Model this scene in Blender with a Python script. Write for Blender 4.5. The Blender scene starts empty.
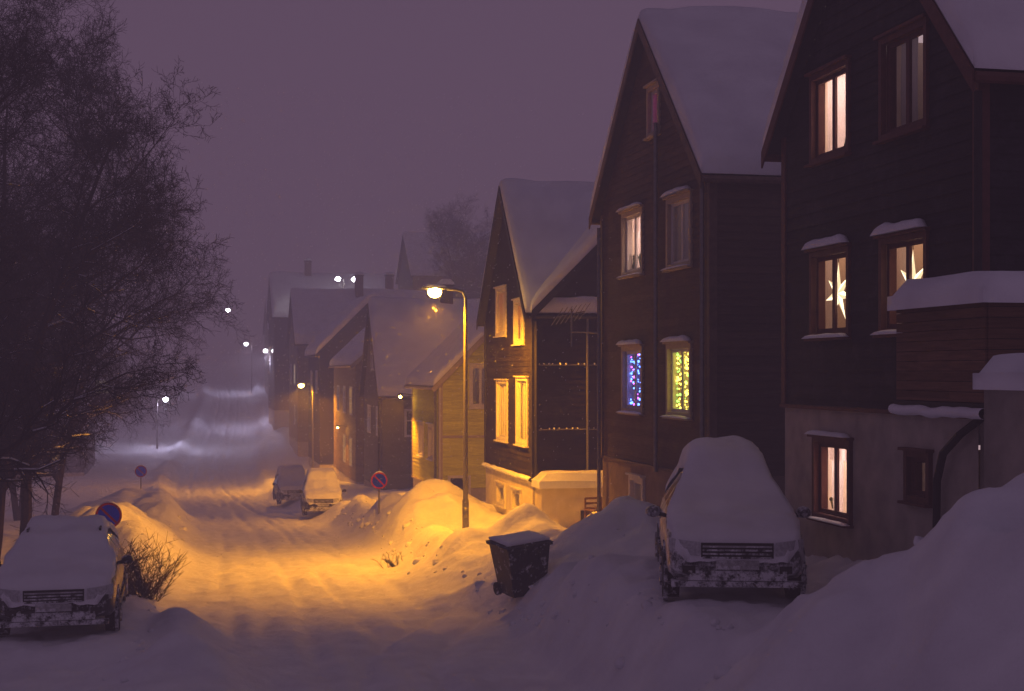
import bpy, math, random
from mathutils import Vector, noise, Matrix
random.seed(7)
S=bpy.context.scene
V=Vector
# ------------------------------------------------------------------ materials
def newmat(name):
    m=bpy.data.materials.new(name); m.use_nodes=True
    nt=m.node_tree; nt.nodes.clear()
    out=nt.nodes.new('ShaderNodeOutputMaterial')
    return m,nt,out
def rgba(c): return (c[0],c[1],c[2],1)
def pmat(name,col,rough=.7,var=.25,scale=6,bump=.0,bscale=40,metal=0,spec=.3,snow=0.0):
    m,nt,out=newmat(name); N=nt.nodes; L=nt.links
    b=N.new('ShaderNodeBsdfPrincipled'); b.inputs['Roughness'].default_value=rough
    b.inputs['Metallic'].default_value=metal; b.inputs['Specular IOR Level'].default_value=spec
    tc=N.new('ShaderNodeTexCoord'); n=N.new('ShaderNodeTexNoise'); n.inputs['Scale'].default_value=scale; n.inputs['Detail'].default_value=4
    L.new(tc.outputs['Object'],n.inputs['Vector'])
    r=N.new('ShaderNodeValToRGB'); r.color_ramp.elements[0].position=.3; r.color_ramp.elements[1].position=.7
    r.color_ramp.elements[0].color=rgba([c*(1-var) for c in col]); r.color_ramp.elements[1].color=rgba([min(1,c*(1+var)) for c in col])
    L.new(n.outputs['Fac'],r.inputs['Fac'])
    src=r.outputs['Color']
    if snow>0:
        n2=N.new('ShaderNodeTexNoise'); n2.inputs['Scale'].default_value=7; n2.inputs['Detail'].default_value=6; n2.inputs['Roughness'].default_value=.75
        L.new(tc.outputs['Object'],n2.inputs['Vector'])
        r2=N.new('ShaderNodeValToRGB'); r2.color_ramp.elements[0].position=.62-snow*.25; r2.color_ramp.elements[1].position=.72-snow*.2
        L.new(n2.outputs['Fac'],r2.inputs['Fac'])
        mx=N.new('ShaderNodeMixRGB'); mx.inputs['Color2'].default_value=(.7,.71,.74,1)
        L.new(r2.outputs['Color'],mx.inputs['Fac']); L.new(src,mx.inputs['Color1']); src=mx.outputs['Color']
    L.new(src,b.inputs['Base Color'])
    if bump>0:
        n3=N.new('ShaderNodeTexNoise'); n3.inputs['Scale'].default_value=bscale; n3.inputs['Detail'].default_value=4
        L.new(tc.outputs['Object'],n3.inputs['Vector'])
        bp=N.new('ShaderNodeBump'); bp.inputs['Strength'].default_value=bump; bp.inputs['Distance'].default_value=.05
        L.new(n3.outputs['Fac'],bp.inputs['Height']); L.new(bp.outputs['Normal'],b.inputs['Normal'])
    L.new(b.outputs['BSDF'],out.inputs['Surface'])
    return m
def plain(name,col):
    m,nt,out=newmat(name); d=nt.nodes.new('ShaderNodeBsdfDiffuse')
    oi=nt.nodes.new('ShaderNodeTexCoord'); n=nt.nodes.new('ShaderNodeTexNoise'); n.inputs['Scale'].default_value=2; n.inputs['Detail'].default_value=1
    nt.links.new(oi.outputs['Object'],n.inputs['Vector']); vm=nt.nodes.new('ShaderNodeVectorMath'); vm.operation='SCALE'; vm.inputs[0].default_value=[c*2 for c in col]
    nt.links.new(n.outputs['Fac'],vm.inputs['Scale']); nt.links.new(vm.outputs[0],d.inputs[0]); nt.links.new(d.outputs[0],out.inputs['Surface']); return m
def siding(name,col,board=.17,var=.35,frost=.0):
    m,nt,out=newmat(name); N=nt.nodes; L=nt.links
    b=N.new('ShaderNodeBsdfPrincipled'); b.inputs['Roughness'].default_value=.75; b.inputs['Specular IOR Level'].default_value=.2
    tc=N.new('ShaderNodeTexCoord'); sp=N.new('ShaderNodeSeparateXYZ'); L.new(tc.outputs['Object'],sp.inputs[0])
    dv=N.new('ShaderNodeMath'); dv.operation='DIVIDE'; dv.inputs[1].default_value=board; L.new(sp.outputs['Z'],dv.inputs[0])
    fl=N.new('ShaderNodeMath'); fl.operation='FLOOR'; L.new(dv.outputs[0],fl.inputs[0])
    ad=N.new('ShaderNodeMath'); ad.operation='ADD'; L.new(sp.outputs['X'],ad.inputs[0]); L.new(sp.outputs['Y'],ad.inputs[1])
    mo=N.new('ShaderNodeMath'); mo.operation='MULTIPLY'; mo.inputs[1].default_value=1.37; L.new(fl.outputs[0],mo.inputs[0])
    ad2=N.new('ShaderNodeMath'); ad2.operation='ADD'; L.new(ad.outputs[0],ad2.inputs[0]); L.new(mo.outputs[0],ad2.inputs[1])
    d2=N.new('ShaderNodeMath'); d2.operation='DIVIDE'; d2.inputs[1].default_value=3.1; L.new(ad2.outputs[0],d2.inputs[0])
    f2=N.new('ShaderNodeMath'); f2.operation='FLOOR'; L.new(d2.outputs[0],f2.inputs[0])
    cb=N.new('ShaderNodeCombineXYZ'); L.new(fl.outputs[0],cb.inputs[0]); L.new(f2.outputs[0],cb.inputs[1])
    wn=N.new('ShaderNodeTexWhiteNoise'); wn.noise_dimensions='3D'; L.new(cb.outputs[0],wn.inputs['Vector'])
    mp=N.new('ShaderNodeMapping'); mp.inputs['Scale'].default_value=(1.2,1.2,14); L.new(tc.outputs['Object'],mp.inputs['Vector'])
    n=N.new('ShaderNodeTexNoise'); n.inputs['Scale'].default_value=2.5; n.inputs['Detail'].default_value=5; L.new(mp.outputs[0],n.inputs['Vector'])
    mul=N.new('ShaderNodeMath'); mul.operation='MULTIPLY_ADD'; mul.inputs[1].default_value=var; mul.inputs[2].default_value=1-var*.9; L.new(wn.outputs['Value'],mul.inputs[0])
    m2=N.new('ShaderNodeMath'); m2.operation='MULTIPLY_ADD'; m2.inputs[1].default_value=1.2; m2.inputs[2].default_value=.4; L.new(n.outputs['Fac'],m2.inputs[0])
    m3=N.new('ShaderNodeMath'); m3.operation='MULTIPLY'; L.new(mul.outputs[0],m3.inputs[0]); L.new(m2.outputs[0],m3.inputs[1])
    vm=N.new('ShaderNodeVectorMath'); vm.operation='SCALE'; vm.inputs[0].default_value=col; L.new(m3.outputs[0],vm.inputs['Scale'])
    src=vm.outputs[0]
    if frost>0:
        n2=N.new('ShaderNodeTexNoise'); n2.inputs['Scale'].default_value=1.1; n2.inputs['Detail'].default_value=7; n2.inputs['Roughness'].default_value=.8
        L.new(tc.outputs['Object'],n2.inputs['Vector'])
        r2=N.new('ShaderNodeValToRGB'); r2.color_ramp.elements[0].position=.5; r2.color_ramp.elements[1].position=.8
        L.new(n2.outputs['Fac'],r2.inputs['Fac'])
        mf=N.new('ShaderNodeMath'); mf.operation='MULTIPLY'; mf.inputs[1].default_value=frost; L.new(r2.outputs['Color'],mf.inputs[0])
        mx=N.new('ShaderNodeMixRGB'); mx.inputs['Color2'].default_value=(.6,.6,.64,1); L.new(mf.outputs[0],mx.inputs['Fac']); L.new(src,mx.inputs['Color1']); src=mx.outputs['Color']
    L.new(src,b.inputs['Base Color'])
    bp=N.new('ShaderNodeBump'); bp.inputs['Strength'].default_value=.4; bp.inputs['Distance'].default_value=.01
    L.new(n.outputs['Fac'],bp.inputs['Height']); L.new(bp.outputs['Normal'],b.inputs['Normal'])
    L.new(b.outputs['BSDF'],out.inputs['Surface'])
    return m
def emat(name,col,st):
    m,nt,out=newmat(name); e=nt.nodes.new('ShaderNodeEmission'); e.inputs[0].default_value=rgba(col); e.inputs[1].default_value=st
    nt.links.new(e.outputs[0],out.inputs['Surface']); return m
def curtainmat(name,col):
    m,nt,out=newmat(name); N=nt.nodes; L=nt.links
    t=N.new('ShaderNodeBsdfTranslucent'); d=N.new('ShaderNodeBsdfDiffuse'); t.inputs[0].default_value=rgba(col); d.inputs[0].default_value=rgba(col)
    mx=N.new('ShaderNodeMixShader'); mx.inputs[0].default_value=.4; L.new(t.outputs[0],mx.inputs[1]); L.new(d.outputs[0],mx.inputs[2]); L.new(mx.outputs[0],out.inputs['Surface']); return m
def glassmat(name):
    m,nt,out=newmat(name); N=nt.nodes; L=nt.links
    t=N.new('ShaderNodeBsdfTransparent'); g=N.new('ShaderNodeBsdfGlossy'); g.inputs['Roughness'].default_value=.03
    g.inputs[0].default_value=(.9,.9,.9,1); t.inputs[0].default_value=(.95,.96,.96,1)
    mx=N.new('ShaderNodeMixShader'); mx.inputs[0].default_value=.09; L.new(t.outputs[0],mx.inputs[1]); L.new(g.outputs[0],mx.inputs[2]); L.new(mx.outputs[0],out.inputs['Surface']); return m
def snowmat(name,bs=.35):
    m,nt,out=newmat(name); N=nt.nodes; L=nt.links
    b=N.new('ShaderNodeBsdfPrincipled'); b.inputs['Roughness'].default_value=.65; b.inputs['Specular IOR Level'].default_value=.2
    tc=N.new('ShaderNodeTexCoord')
    n=N.new('ShaderNodeTexNoise'); n.inputs['Scale'].default_value=1.3; n.inputs['Detail'].default_value=4; L.new(tc.outputs['Object'],n.inputs['Vector'])
    r=N.new('ShaderNodeValToRGB'); r.color_ramp.elements[0].position=.3; r.color_ramp.elements[1].position=.7
    r.color_ramp.elements[0].color=(.72,.72,.76,1); r.color_ramp.elements[1].color=(.85,.86,.89,1)
    L.new(n.outputs['Fac'],r.inputs['Fac']); L.new(r.outputs['Color'],b.inputs['Base Color'])
    n3=N.new('ShaderNodeTexNoise'); n3.inputs['Scale'].default_value=5; n3.inputs['Detail'].default_value=7; n3.inputs['Roughness'].default_value=.66
    L.new(tc.outputs['Object'],n3.inputs['Vector'])
    bp=N.new('ShaderNodeBump'); bp.inputs['Strength'].default_value=bs; bp.inputs['Distance'].default_value=.06
    L.new(n3.outputs['Fac'],bp.inputs['Height']); L.new(bp.outputs['Normal'],b.inputs['Normal'])
    L.new(b.outputs['BSDF'],out.inputs['Surface']); return m
SNOW=snowmat('snow_surface',.25); GSNOW=snowmat('ground_snow',.6)
BLK=siding('dark_siding',(.022,.019,.024),.17,.4,.07)
BRN=siding('brown_siding',(.105,.066,.047),.15,.35,.06)
DKB=siding('darkbrown_siding',(.030,.021,.021),.16,.4,.07)
YEL=siding('yellow_siding',(.62,.60,.04),.16,.2)
GRY=siding('grey_siding',(.16,.14,.13),.18,.25)
TAN=siding('tan_siding',(.30,.21,.11),.18,.25)
CONC=pmat('concrete_render',(.42,.37,.32),.9,.18,3,.3,60)
CONCW=pmat('pale_render',(.60,.54,.46),.9,.12,3,.3,60)
CONCB=pmat('brown_render',(.22,.16,.12),.9,.18,3,.3,60)
TRIMR=pmat('redbrown_trim',(.11,.042,.032),.6,.2,8)
TRIMW=pmat('white_trim',(.62,.58,.54),.6,.08,8)
TRIMY=pmat('cream_trim',(.42,.34,.24),.6,.1,8)
DARK=pmat('dark_trim',(.025,.022,.022),.6,.3,8)
BTRIM=pmat('brown_trim',(.13,.085,.06),.6)
ROOF=pmat('roof_sheet',(.04,.038,.04),.6,.2,8)
WOOD=siding('balcony_wood',(.17,.09,.055),.1,.4)
METAL=pmat('galvanised_steel',(.22,.21,.2),.45,.15,12,metal=.6)
PLAST=pmat('black_plastic',(.02,.02,.022),.5,.2,20,snow=.25)
CPLAST=pmat('car_plastic_frosted',(.03,.03,.033),.6,.2,20,snow=.75)
RUB=pmat('tyre_rubber',(.018,.018,.018),.85,.2,30,snow=.3)
PAINT=pmat('car_paint_frosted',(.08,.08,.09),.35,.15,9,snow=.7,spec=.5)
PAINT2=pmat('dark_car_paint',(.02,.02,.024),.3,.15,9,snow=.45,spec=.5)
CGL=pmat('car_glass',(.02,.022,.026),.12,.2,9,snow=.2,spec=.6)
LENS=pmat('headlamp_lens',(.45,.45,.47),.12,.3,30,spec=.8)
CHROME=pmat('chrome',(.3,.3,.32),.3,.1,30,metal=.7,snow=.5)
PLATE=pmat('plate_white',(.35,.35,.35),.5,.25,30,snow=.5)
BARK=plain('bark',(.028,.020,.02)); TWIG=plain('twig',(.016,.012,.013))
RED=pmat('sign_red',(.4,.012,.02),.6,.1,9,spec=.05); BLUE=pmat('sign_blue',(.006,.03,.9),.6,.1,9,spec=.05)
PLANT=pmat('houseplant',(.03,.05,.02),.7,.3,9)
BRICK=pmat('chimney_brick',(.14,.08,.06),.9,.3,12)
GLASS=glassmat('window_glass')
CURT=curtainmat('curtain_cloth',(.85,.78,.75)); CURTP=curtainmat('pink_curtain',(.8,.5,.45)); CURTD=curtainmat('grey_curtain',(.5,.47,.5))
ROOM=pmat('room_wall',(.5,.4,.3),.9,.1,3)
CEIL={'warm':emat('ceiling_lamp_warm',(1,.56,.36),1.9),'pink':emat('ceiling_lamp_pink',(1,.72,.66),12.0),
 'orange':emat('ceiling_lamp_orange',(1,.5,.2),6.0),'dim':emat('ceiling_lamp_dim',(1,.7,.75),.5),'red':emat('ceiling_lamp_red',(1,.34,.14),3.5),
 'blue':emat('ceiling_lamp_blue',(.25,.15,1),1.4),'yel':emat('ceiling_lamp_yel',(1,.6,.12),1.6),'vio':emat('ceiling_lamp_vio',(.9,.12,.8),2.0)}
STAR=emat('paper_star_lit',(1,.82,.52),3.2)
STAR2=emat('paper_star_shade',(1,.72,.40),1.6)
LYEL=emat('fairy_yellow',(1,.75,.1),6); LGRN=emat('fairy_green',(.5,1,.15),2.5); LBLU=emat('fairy_blue',(.1,.25,1),8); LRED=emat('fairy_violet',(.8,.15,1),5)
PANE_O=emat('far_window_warm',(1,.5,.15),.45); PANE_W=emat('far_window_white',(1,.8,.6),.6)
L_OR=emat('sodium_lens',(1,.52,.08),150); L_WH=emat('white_lens',(.9,.88,1),60)

# ------------------------------------------------------------------ mesh builder
class MB:
    def __init__(s): s.v=[];s.f=[];s.m=[];s.mats=[]
    def mi(s,m):
        if m not in s.mats: s.mats.append(m)
        return s.mats.index(m)
    def poly(s,pts,m):
        i=len(s.v); s.v+= [tuple(p) for p in pts]; s.f.append(tuple(range(i,i+len(pts)))); s.m.append(s.mi(m))
    def hexa(s,c,m):
        i=len(s.v); s.v+=[tuple(p) for p in c]; k=s.mi(m)
        for q in ((0,3,2,1),(4,5,6,7),(0,1,5,4),(1,2,6,5),(2,3,7,6),(3,0,4,7)):
            s.f.append(tuple(i+a for a in q)); s.m.append(k)
    def box(s,a,b,m):
        x0,y0,z0=a;x1,y1,z1=b
        s.hexa([(x0,y0,z0),(x1,y0,z0),(x1,y1,z0),(x0,y1,z0),(x0,y0,z1),(x1,y0,z1),(x1,y1,z1),(x0,y1,z1)],m)
    def tube(s,p,q,r0,r1,n,m,caps=False):
        p=V(p);q=V(q);d=(q-p)
        if d.length<1e-6: return
        d.normalize(); a=d.orthogonal().normalized(); b=d.cross(a); i=len(s.v); k=s.mi(m)
        for c,r in ((p,r0),(q,r1)):
            for j in range(n):
                t=2*math.pi*j/n; s.v.append(tuple(c+a*(r*math.cos(t))+b*(r*math.sin(t))))
        for j in range(n):
            j2=(j+1)%n; s.f.append((i+j,i+j2,i+n+j2,i+n+j)); s.m.append(k)
        if caps:
            s.f.append(tuple(i+j for j in range(n-1,-1,-1))); s.m.append(k)
            s.f.append(tuple(i+n+j for j in range(n))); s.m.append(k)
    def grid(s,fn,nu,nv,m):
        i=len(s.v);k=s.mi(m)
        for a in range(nu+1):
            for b in range(nv+1): s.v.append(tuple(fn(a/nu,b/nv)))
        for a in range(nu):
            for b in range(nv):
                q=i+a*(nv+1)+b; s.f.append((q,q+nv+1,q+nv+2,q+1)); s.m.append(k)
    def ball(s,c,r,m,n=6,sz=1):
        c=V(c)
        s.grid(lambda u,v:(c.x+r*math.sin(math.pi*v)*math.cos(2*math.pi*u),c.y+r*math.sin(math.pi*v)*math.sin(2*math.pi*u),c.z+r*sz*math.cos(math.pi*v)),n,max(3,n//2),m)
    def build(s,name,parent=None,smooth=False,bevel=0,mat=None,sub=0):
        me=bpy.data.meshes.new(name); me.from_pydata(s.v,[],s.f)
        for m in s.mats: me.materials.append(m)
        me.polygons.foreach_set('material_index',s.m)
        if smooth: me.polygons.foreach_set('use_smooth',[True]*len(s.f))
        me.update(); o=bpy.data.objects.new(name,me); S.collection.objects.link(o)
        if mat: o.matrix_world=mat
        if parent: o.parent=parent
        if bevel:
            b=o.modifiers.new('b','BEVEL'); b.width=bevel; b.segments=2
        if sub:
            b=o.modifiers.new('s','SUBSURF'); b.levels=sub; b.render_levels=sub
        return o
def empty(name,loc=(0,0,0),rz=0):
    o=bpy.data.objects.new(name,None); S.collection.objects.link(o); o.location=loc; o.rotation_euler=(0,0,rz); return o
def nz(x,y,z=0): return noise.noise(V((x,y,z)))
def snowcap(mb,x0,x1,y0,y1,zf,T,nx=12,ny=12,seed=0,e=.18,amp=.05):
    def fn(u,v):
        uu=min(max((u*(nx+2)-1)/nx,0),1); vv=min(max((v*(ny+2)-1)/ny,0),1)
        x=x0+(x1-x0)*uu; y=y0+(y1-y0)*vv
        d=min(x-x0,x1-x,y-y0,y1-y); sk = u<=1e-9 or u>=1-1e-9 or v<=1e-9 or v>=1-1e-9
        if sk: return (x,y,zf(x,y)-.01)
        f=.45+.55*math.sqrt(max(0,1-(1-min(1,d/e))**2))
        return (x,y,zf(x,y)+T*f+amp*nz(x*1.3+seed,y*1.3,seed)*f)
    mb.grid(fn,nx+2,ny+2,SNOW)

# ------------------------------------------------------------------ terrain
def interp(pts,y):
    if y<=pts[0][0]: return pts[0][1]
    for (a,b),(c,d) in zip(pts,pts[1:]):
        if y<=c:
            t=(y-a)/(c-a); return b+(d-b)*t
    return pts[-1][1]
def sm(t): t=max(0,min(1,t)); return t*t*(3-2*t)
def sint(pts,y):
    w=1+y*.09; return (interp(pts,y-w)+interp(pts,y-w*.5)+interp(pts,y)+interp(pts,y+w*.5)+interp(pts,y+w))/5
RD=[(-20,-3.5),(10,-3.9),(18,-4.2),(26,-4.6),(40,-5.3),(60,-6.4),(80,-7.4),(100,-8.4),(120,-8.7),(145,-7.5),(180,-4.9),(220,-2.0),(260,.4),(300,1.4),(420,3)]
RT=[(-20,-1.4),(10,-1.9),(20,-2.7),(32,-3.9),(40,-4.4),(54,-4.9),(72,-6),(100,-7.5),(120,-7.6),(160,-5.2),(250,.4),(300,2.2),(420,5)]
LT=[(-20,-3.6),(20,-4.0),(30,-4.4),(50,-5.3),(80,-7.2),(120,-8.6),(160,-6.4),(250,-.2),(300,1.7),(420,5)]
XC=[(-20,2.2),(25,2.3),(60,2.5),(100,1.0),(125,1.0),(165,3.4),(210,4.8),(250,3.4),(300,1),(420,0)]
MOUNDS=[(7.3,11.8,2.4,2.5,1.35),(5.7,14.2,1.1,1.3,.45),(7.3,44.5,1.3,2.2,1.3),(6.6,50,1.0,3,.8),(6.9,29,1.0,1.6,.6),(7.6,33.2,.8,1.2,.8),(7.9,26.2,.9,1.5,.9),(6.7,26.2,.8,1.1,.4),(6.2,23.6,.9,1.1,.4),
 (6.1,21.4,.9,1.4,.4),(-.35,24.0,.6,1.3,.7),(-.2,20.2,.8,1.7,.6),(-2.6,41,1.7,5,1.1),(-1.6,52,1.4,5,.9),(-3,62,2,5,1.0),(6.0,36,.7,3,.35),(-1,17.0,1.6,1.6,.3),(6.2,58,.8,2,.6),(5.4,31.5,.8,2.4,.45),(5.2,27.5,.8,1.2,.3),(6.3,33.8,.6,.9,.35)]
PLAT=[(7.1,18.4,1.8,3.2,-2.86),(-2.2,24.2,1.5,2.9,-4.05)]
RUTS=[(-1.75,.06,.2),(-1.2,.04,.5),(-.35,.08,.15),(.1,.03,.6),(.6,.08,.15),(1.15,.04,.4),(1.85,.05,.25)]
def H(x,y):
    xc=sint(XC,y); t=x-xc; hw=2.9; zr=sint(RD,y)
    z=zr
    n1=nz(x*.55,y*.4,3)
    if t>hw-.6:
        s=sm((t-hw)/3.4); z=zr+(sint(RT,y)-zr)*s
        bank=(.35+.45*max(-.5,nz(0.3*x,y*.22,9))+.1)*math.exp(-((t-hw-.9)/.75)**2)*(1 if y>24 else .55)
        z+=bank*sm((t-hw+.6)/.6)
    elif t<-hw+.6:
        s=sm((-t-hw)/3.0); z=zr+(sint(LT,y)-zr)*s
        bank=(.5+.5*nz(.3*x,y*.25,4))*math.exp(-((-t-hw-.9)/.8)**2)*sm((y-26)/8)
        z+=bank*sm((-t-hw+.6)/.6)
    if x>14: z+= (11*sm((x-14)/10)+.12*max(0,x-24))*sm((y-70)/40)
    if x<-12: z+= -.04*(-12-x)
    for (mx,my,rx,ry,h) in MOUNDS:
        q=((x-mx)/rx)**2+((y-my)/ry)**2
        if q<7: z+=h*math.exp(-q*.9)*(1+.35*nz(x*1.1,y*1.1,mx))
    for (px,py,rx,ry,pz) in PLAT:
        w=(1-sm((abs(x-px)-rx*.7)/(rx*.6)))*(1-sm((abs(y-py)-ry*.75)/(ry*.45)))
        z+=(pz-z)*w
    off=sm((abs(t)-hw+.5)/1.2)
    if y<140:
        z+=off*(.16*n1+.09*nz(x*1.6,y*1.6,5)+.055*nz(x*4,y*4,6)+.03*nz(x*9,y*8,16))
    else: z+=off*.3*n1
    if off<1:
        r=0; fa=1+max(0,y-60)*.015
        for i,(c,a,wa) in enumerate(RUTS):
            cc=c+wa*1.6*nz(y*.07,i*3.1,2)
            r-=a*math.exp(-((t-cc)/(.14+.05*math.sin(i)))**2)*max(0,.6+1.4*nz(y*.25,c,1))*fa
        r+=.03*nz(x*2.2,y*.5,7)*fa+.045*nz(x*1.7,y*1.3,8)+.03*nz(x*5,y*4,8)+.018*nz(x*11,y*9,12)
        for k,a in ((0,.08),(1.4,.08)):
            xx=2.2+k*.8+((y-19)/9)**2*3.2
            r-=a*math.exp(-((x-xx)/.16)**2)*sm((y-16)/3)*sm((30-y)/3)
        z+=(1-off)*r
    return z
xs=[];x=-170
while x<170:
    xs.append(x)
    x+= .10 if -3.5<x<9.2 else (.3 if -8<x<12 else (1.2 if -25<x<30 else 6))
ys=[];y=4
while y<430:
    ys.append(y); y+= .11 if y<34 else (.11+(y-34)*.011)
mb=MB(); k=mb.mi(GSNOW)
for yy in ys:
    for xx in xs: mb.v.append((xx,yy,H(xx,yy)))
nx=len(xs)
for j in range(len(ys)-1):
    for i in range(nx-1):
        a=j*nx+i; mb.f.append((a,a+1,a+nx+1,a+nx)); mb.m.append(k)
mb.build('snowy_ground',smooth=True)
# ploughed snow chunks along the road edges
mb=MB(); rnd=random.Random(21)
def chunk(mb,x,y,r):
    z=H(x,y)-r*.1; sd=rnd.uniform(0,50)
    def fn(u,v):
        th=math.pi*v; ph=2*math.pi*u if u<1 else 0
        d=V((math.sin(th)*math.cos(ph),math.sin(th)*math.sin(ph),math.cos(th)))
        q=r*(1+.7*nz(d.x*1.6+sd,d.y*1.6,d.z*1.6)); return (x+d.x*q,y+d.y*q*1.1,z+d.z*q*.75)
    mb.grid(fn,8,6,SNOW)
for i in range(240):
    y=rnd.uniform(14,60); sgn=rnd.choice([1,1,-1]); xc=sint(XC,y)
    x=xc+sgn*(2.9+abs(rnd.gauss(.1,.5))); r=min(.13,.02+rnd.expovariate(32))
    if -3.4<x<-.9 and 21<y<28: continue
    chunk(mb,x,y,r)
for i in range(40):
    x=rnd.uniform(4.8,8.5); y=rnd.uniform(12.5,36); 
    if 5.2<x<8.6 and 15.5<y<21.5: continue
    chunk(mb,x,y,min(.1,.02+rnd.expovariate(40)))
mb.build('snow_clumps',smooth=True)

# ------------------------------------------------------------------ houses
def clip(poly,a,b,c):
    o=[]
    for i in range(len(poly)):
        p=poly[i];q=poly[(i+1)%len(poly)]; dp=a*p[0]+b*p[1]-c; dq=a*q[0]+b*q[1]-c
        if dp<=0: o.append(p)
        if (dp<0<dq) or (dq<0<dp):
            t=dp/(dp-dq); o.append((p[0]+(q[0]-p[0])*t,p[1]+(q[1]-p[1])*t))
    return o
class Wall:
    def __init__(s,o,u,n): s.o=V(o);s.u=V(u);s.n=V(n)
    def P(s,u,z,n=0): return s.o+s.u*u+V((0,0,z))+s.n*n
    def box(s,mb,u0,u1,z0,z1,n0,n1,m):
        mb.hexa([s.P(u0,z0,n0),s.P(u1,z0,n0),s.P(u1,z0,n1),s.P(u0,z0,n1),s.P(u0,z1,n0),s.P(u1,z1,n0),s.P(u1,z1,n1),s.P(u0,z1,n1)],m)
def wallface(mb,w,u0,u1,zb,ze,zr,wins,m,board,proud=.022,um=None):
    um=(u0+u1)/2 if um is None else um
    top=zr if zr else ze
    us=sorted(set([u0,u1]+[a for x in wins for a in (x[0],x[1])]))
    def clp(p):
        if zr and zr>ze:
            s1=(zr-ze)/(um-u0); p=clip(p,-s1,1,ze-s1*u0)
            if p:
                s2=(zr-ze)/(u1-um); p=clip(p,s2,1,ze+s2*u1)
        return p
    def emit(lines,off,fn):
        for a,b in zip(us,us[1:]):
            for c,d in zip(lines,lines[1:]):
                if d-c<1e-4: continue
                cu,cz=(a+b)/2,(c+d)/2
                if any(x[0]<cu<x[1] and x[2]<cz<x[3] for x in wins): continue
                p=clp([(a,c),(b,c),(b,d),(a,d)])
                if len(p)>=3: mb.poly([w.P(q[0],q[1],off+fn(q[1])) for q in p],m)
    zs=sorted(set([zb,top]+[a for x in wins for a in (x[2],x[3])]))
    emit(zs,0,lambda z:0)
    if board:
        k0=math.floor(zb/board)
        zz=[zb]; k=k0+1
        while k*board<top: 
            if k*board>zb: zz.append(k*board)
            k+=1
        zz.append(top)
        for c,d in zip(zz,zz[1:]):
            sub=sorted(set([c,d]+[a for x in wins for a in (x[2],x[3]) if c<a<d]))
            emit(sub,.006,lambda z,c=c,d=d: proud*(1-(z-c)/(d-c)))
def curtain(mb,w,u0,u1,z0,z1,n,m,flare=0):
    ph=random.random()*6
    def fn(a,b):
        u=u0+(u1-u0)*a; return w.P(u,z0+(z1-z0)*b,n+.025*math.sin(a*(u1-u0)*55+ph+.6*math.sin(b*3)))
    mb.grid(fn,max(8,int((u1-u0)*60)),4,m)
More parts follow.
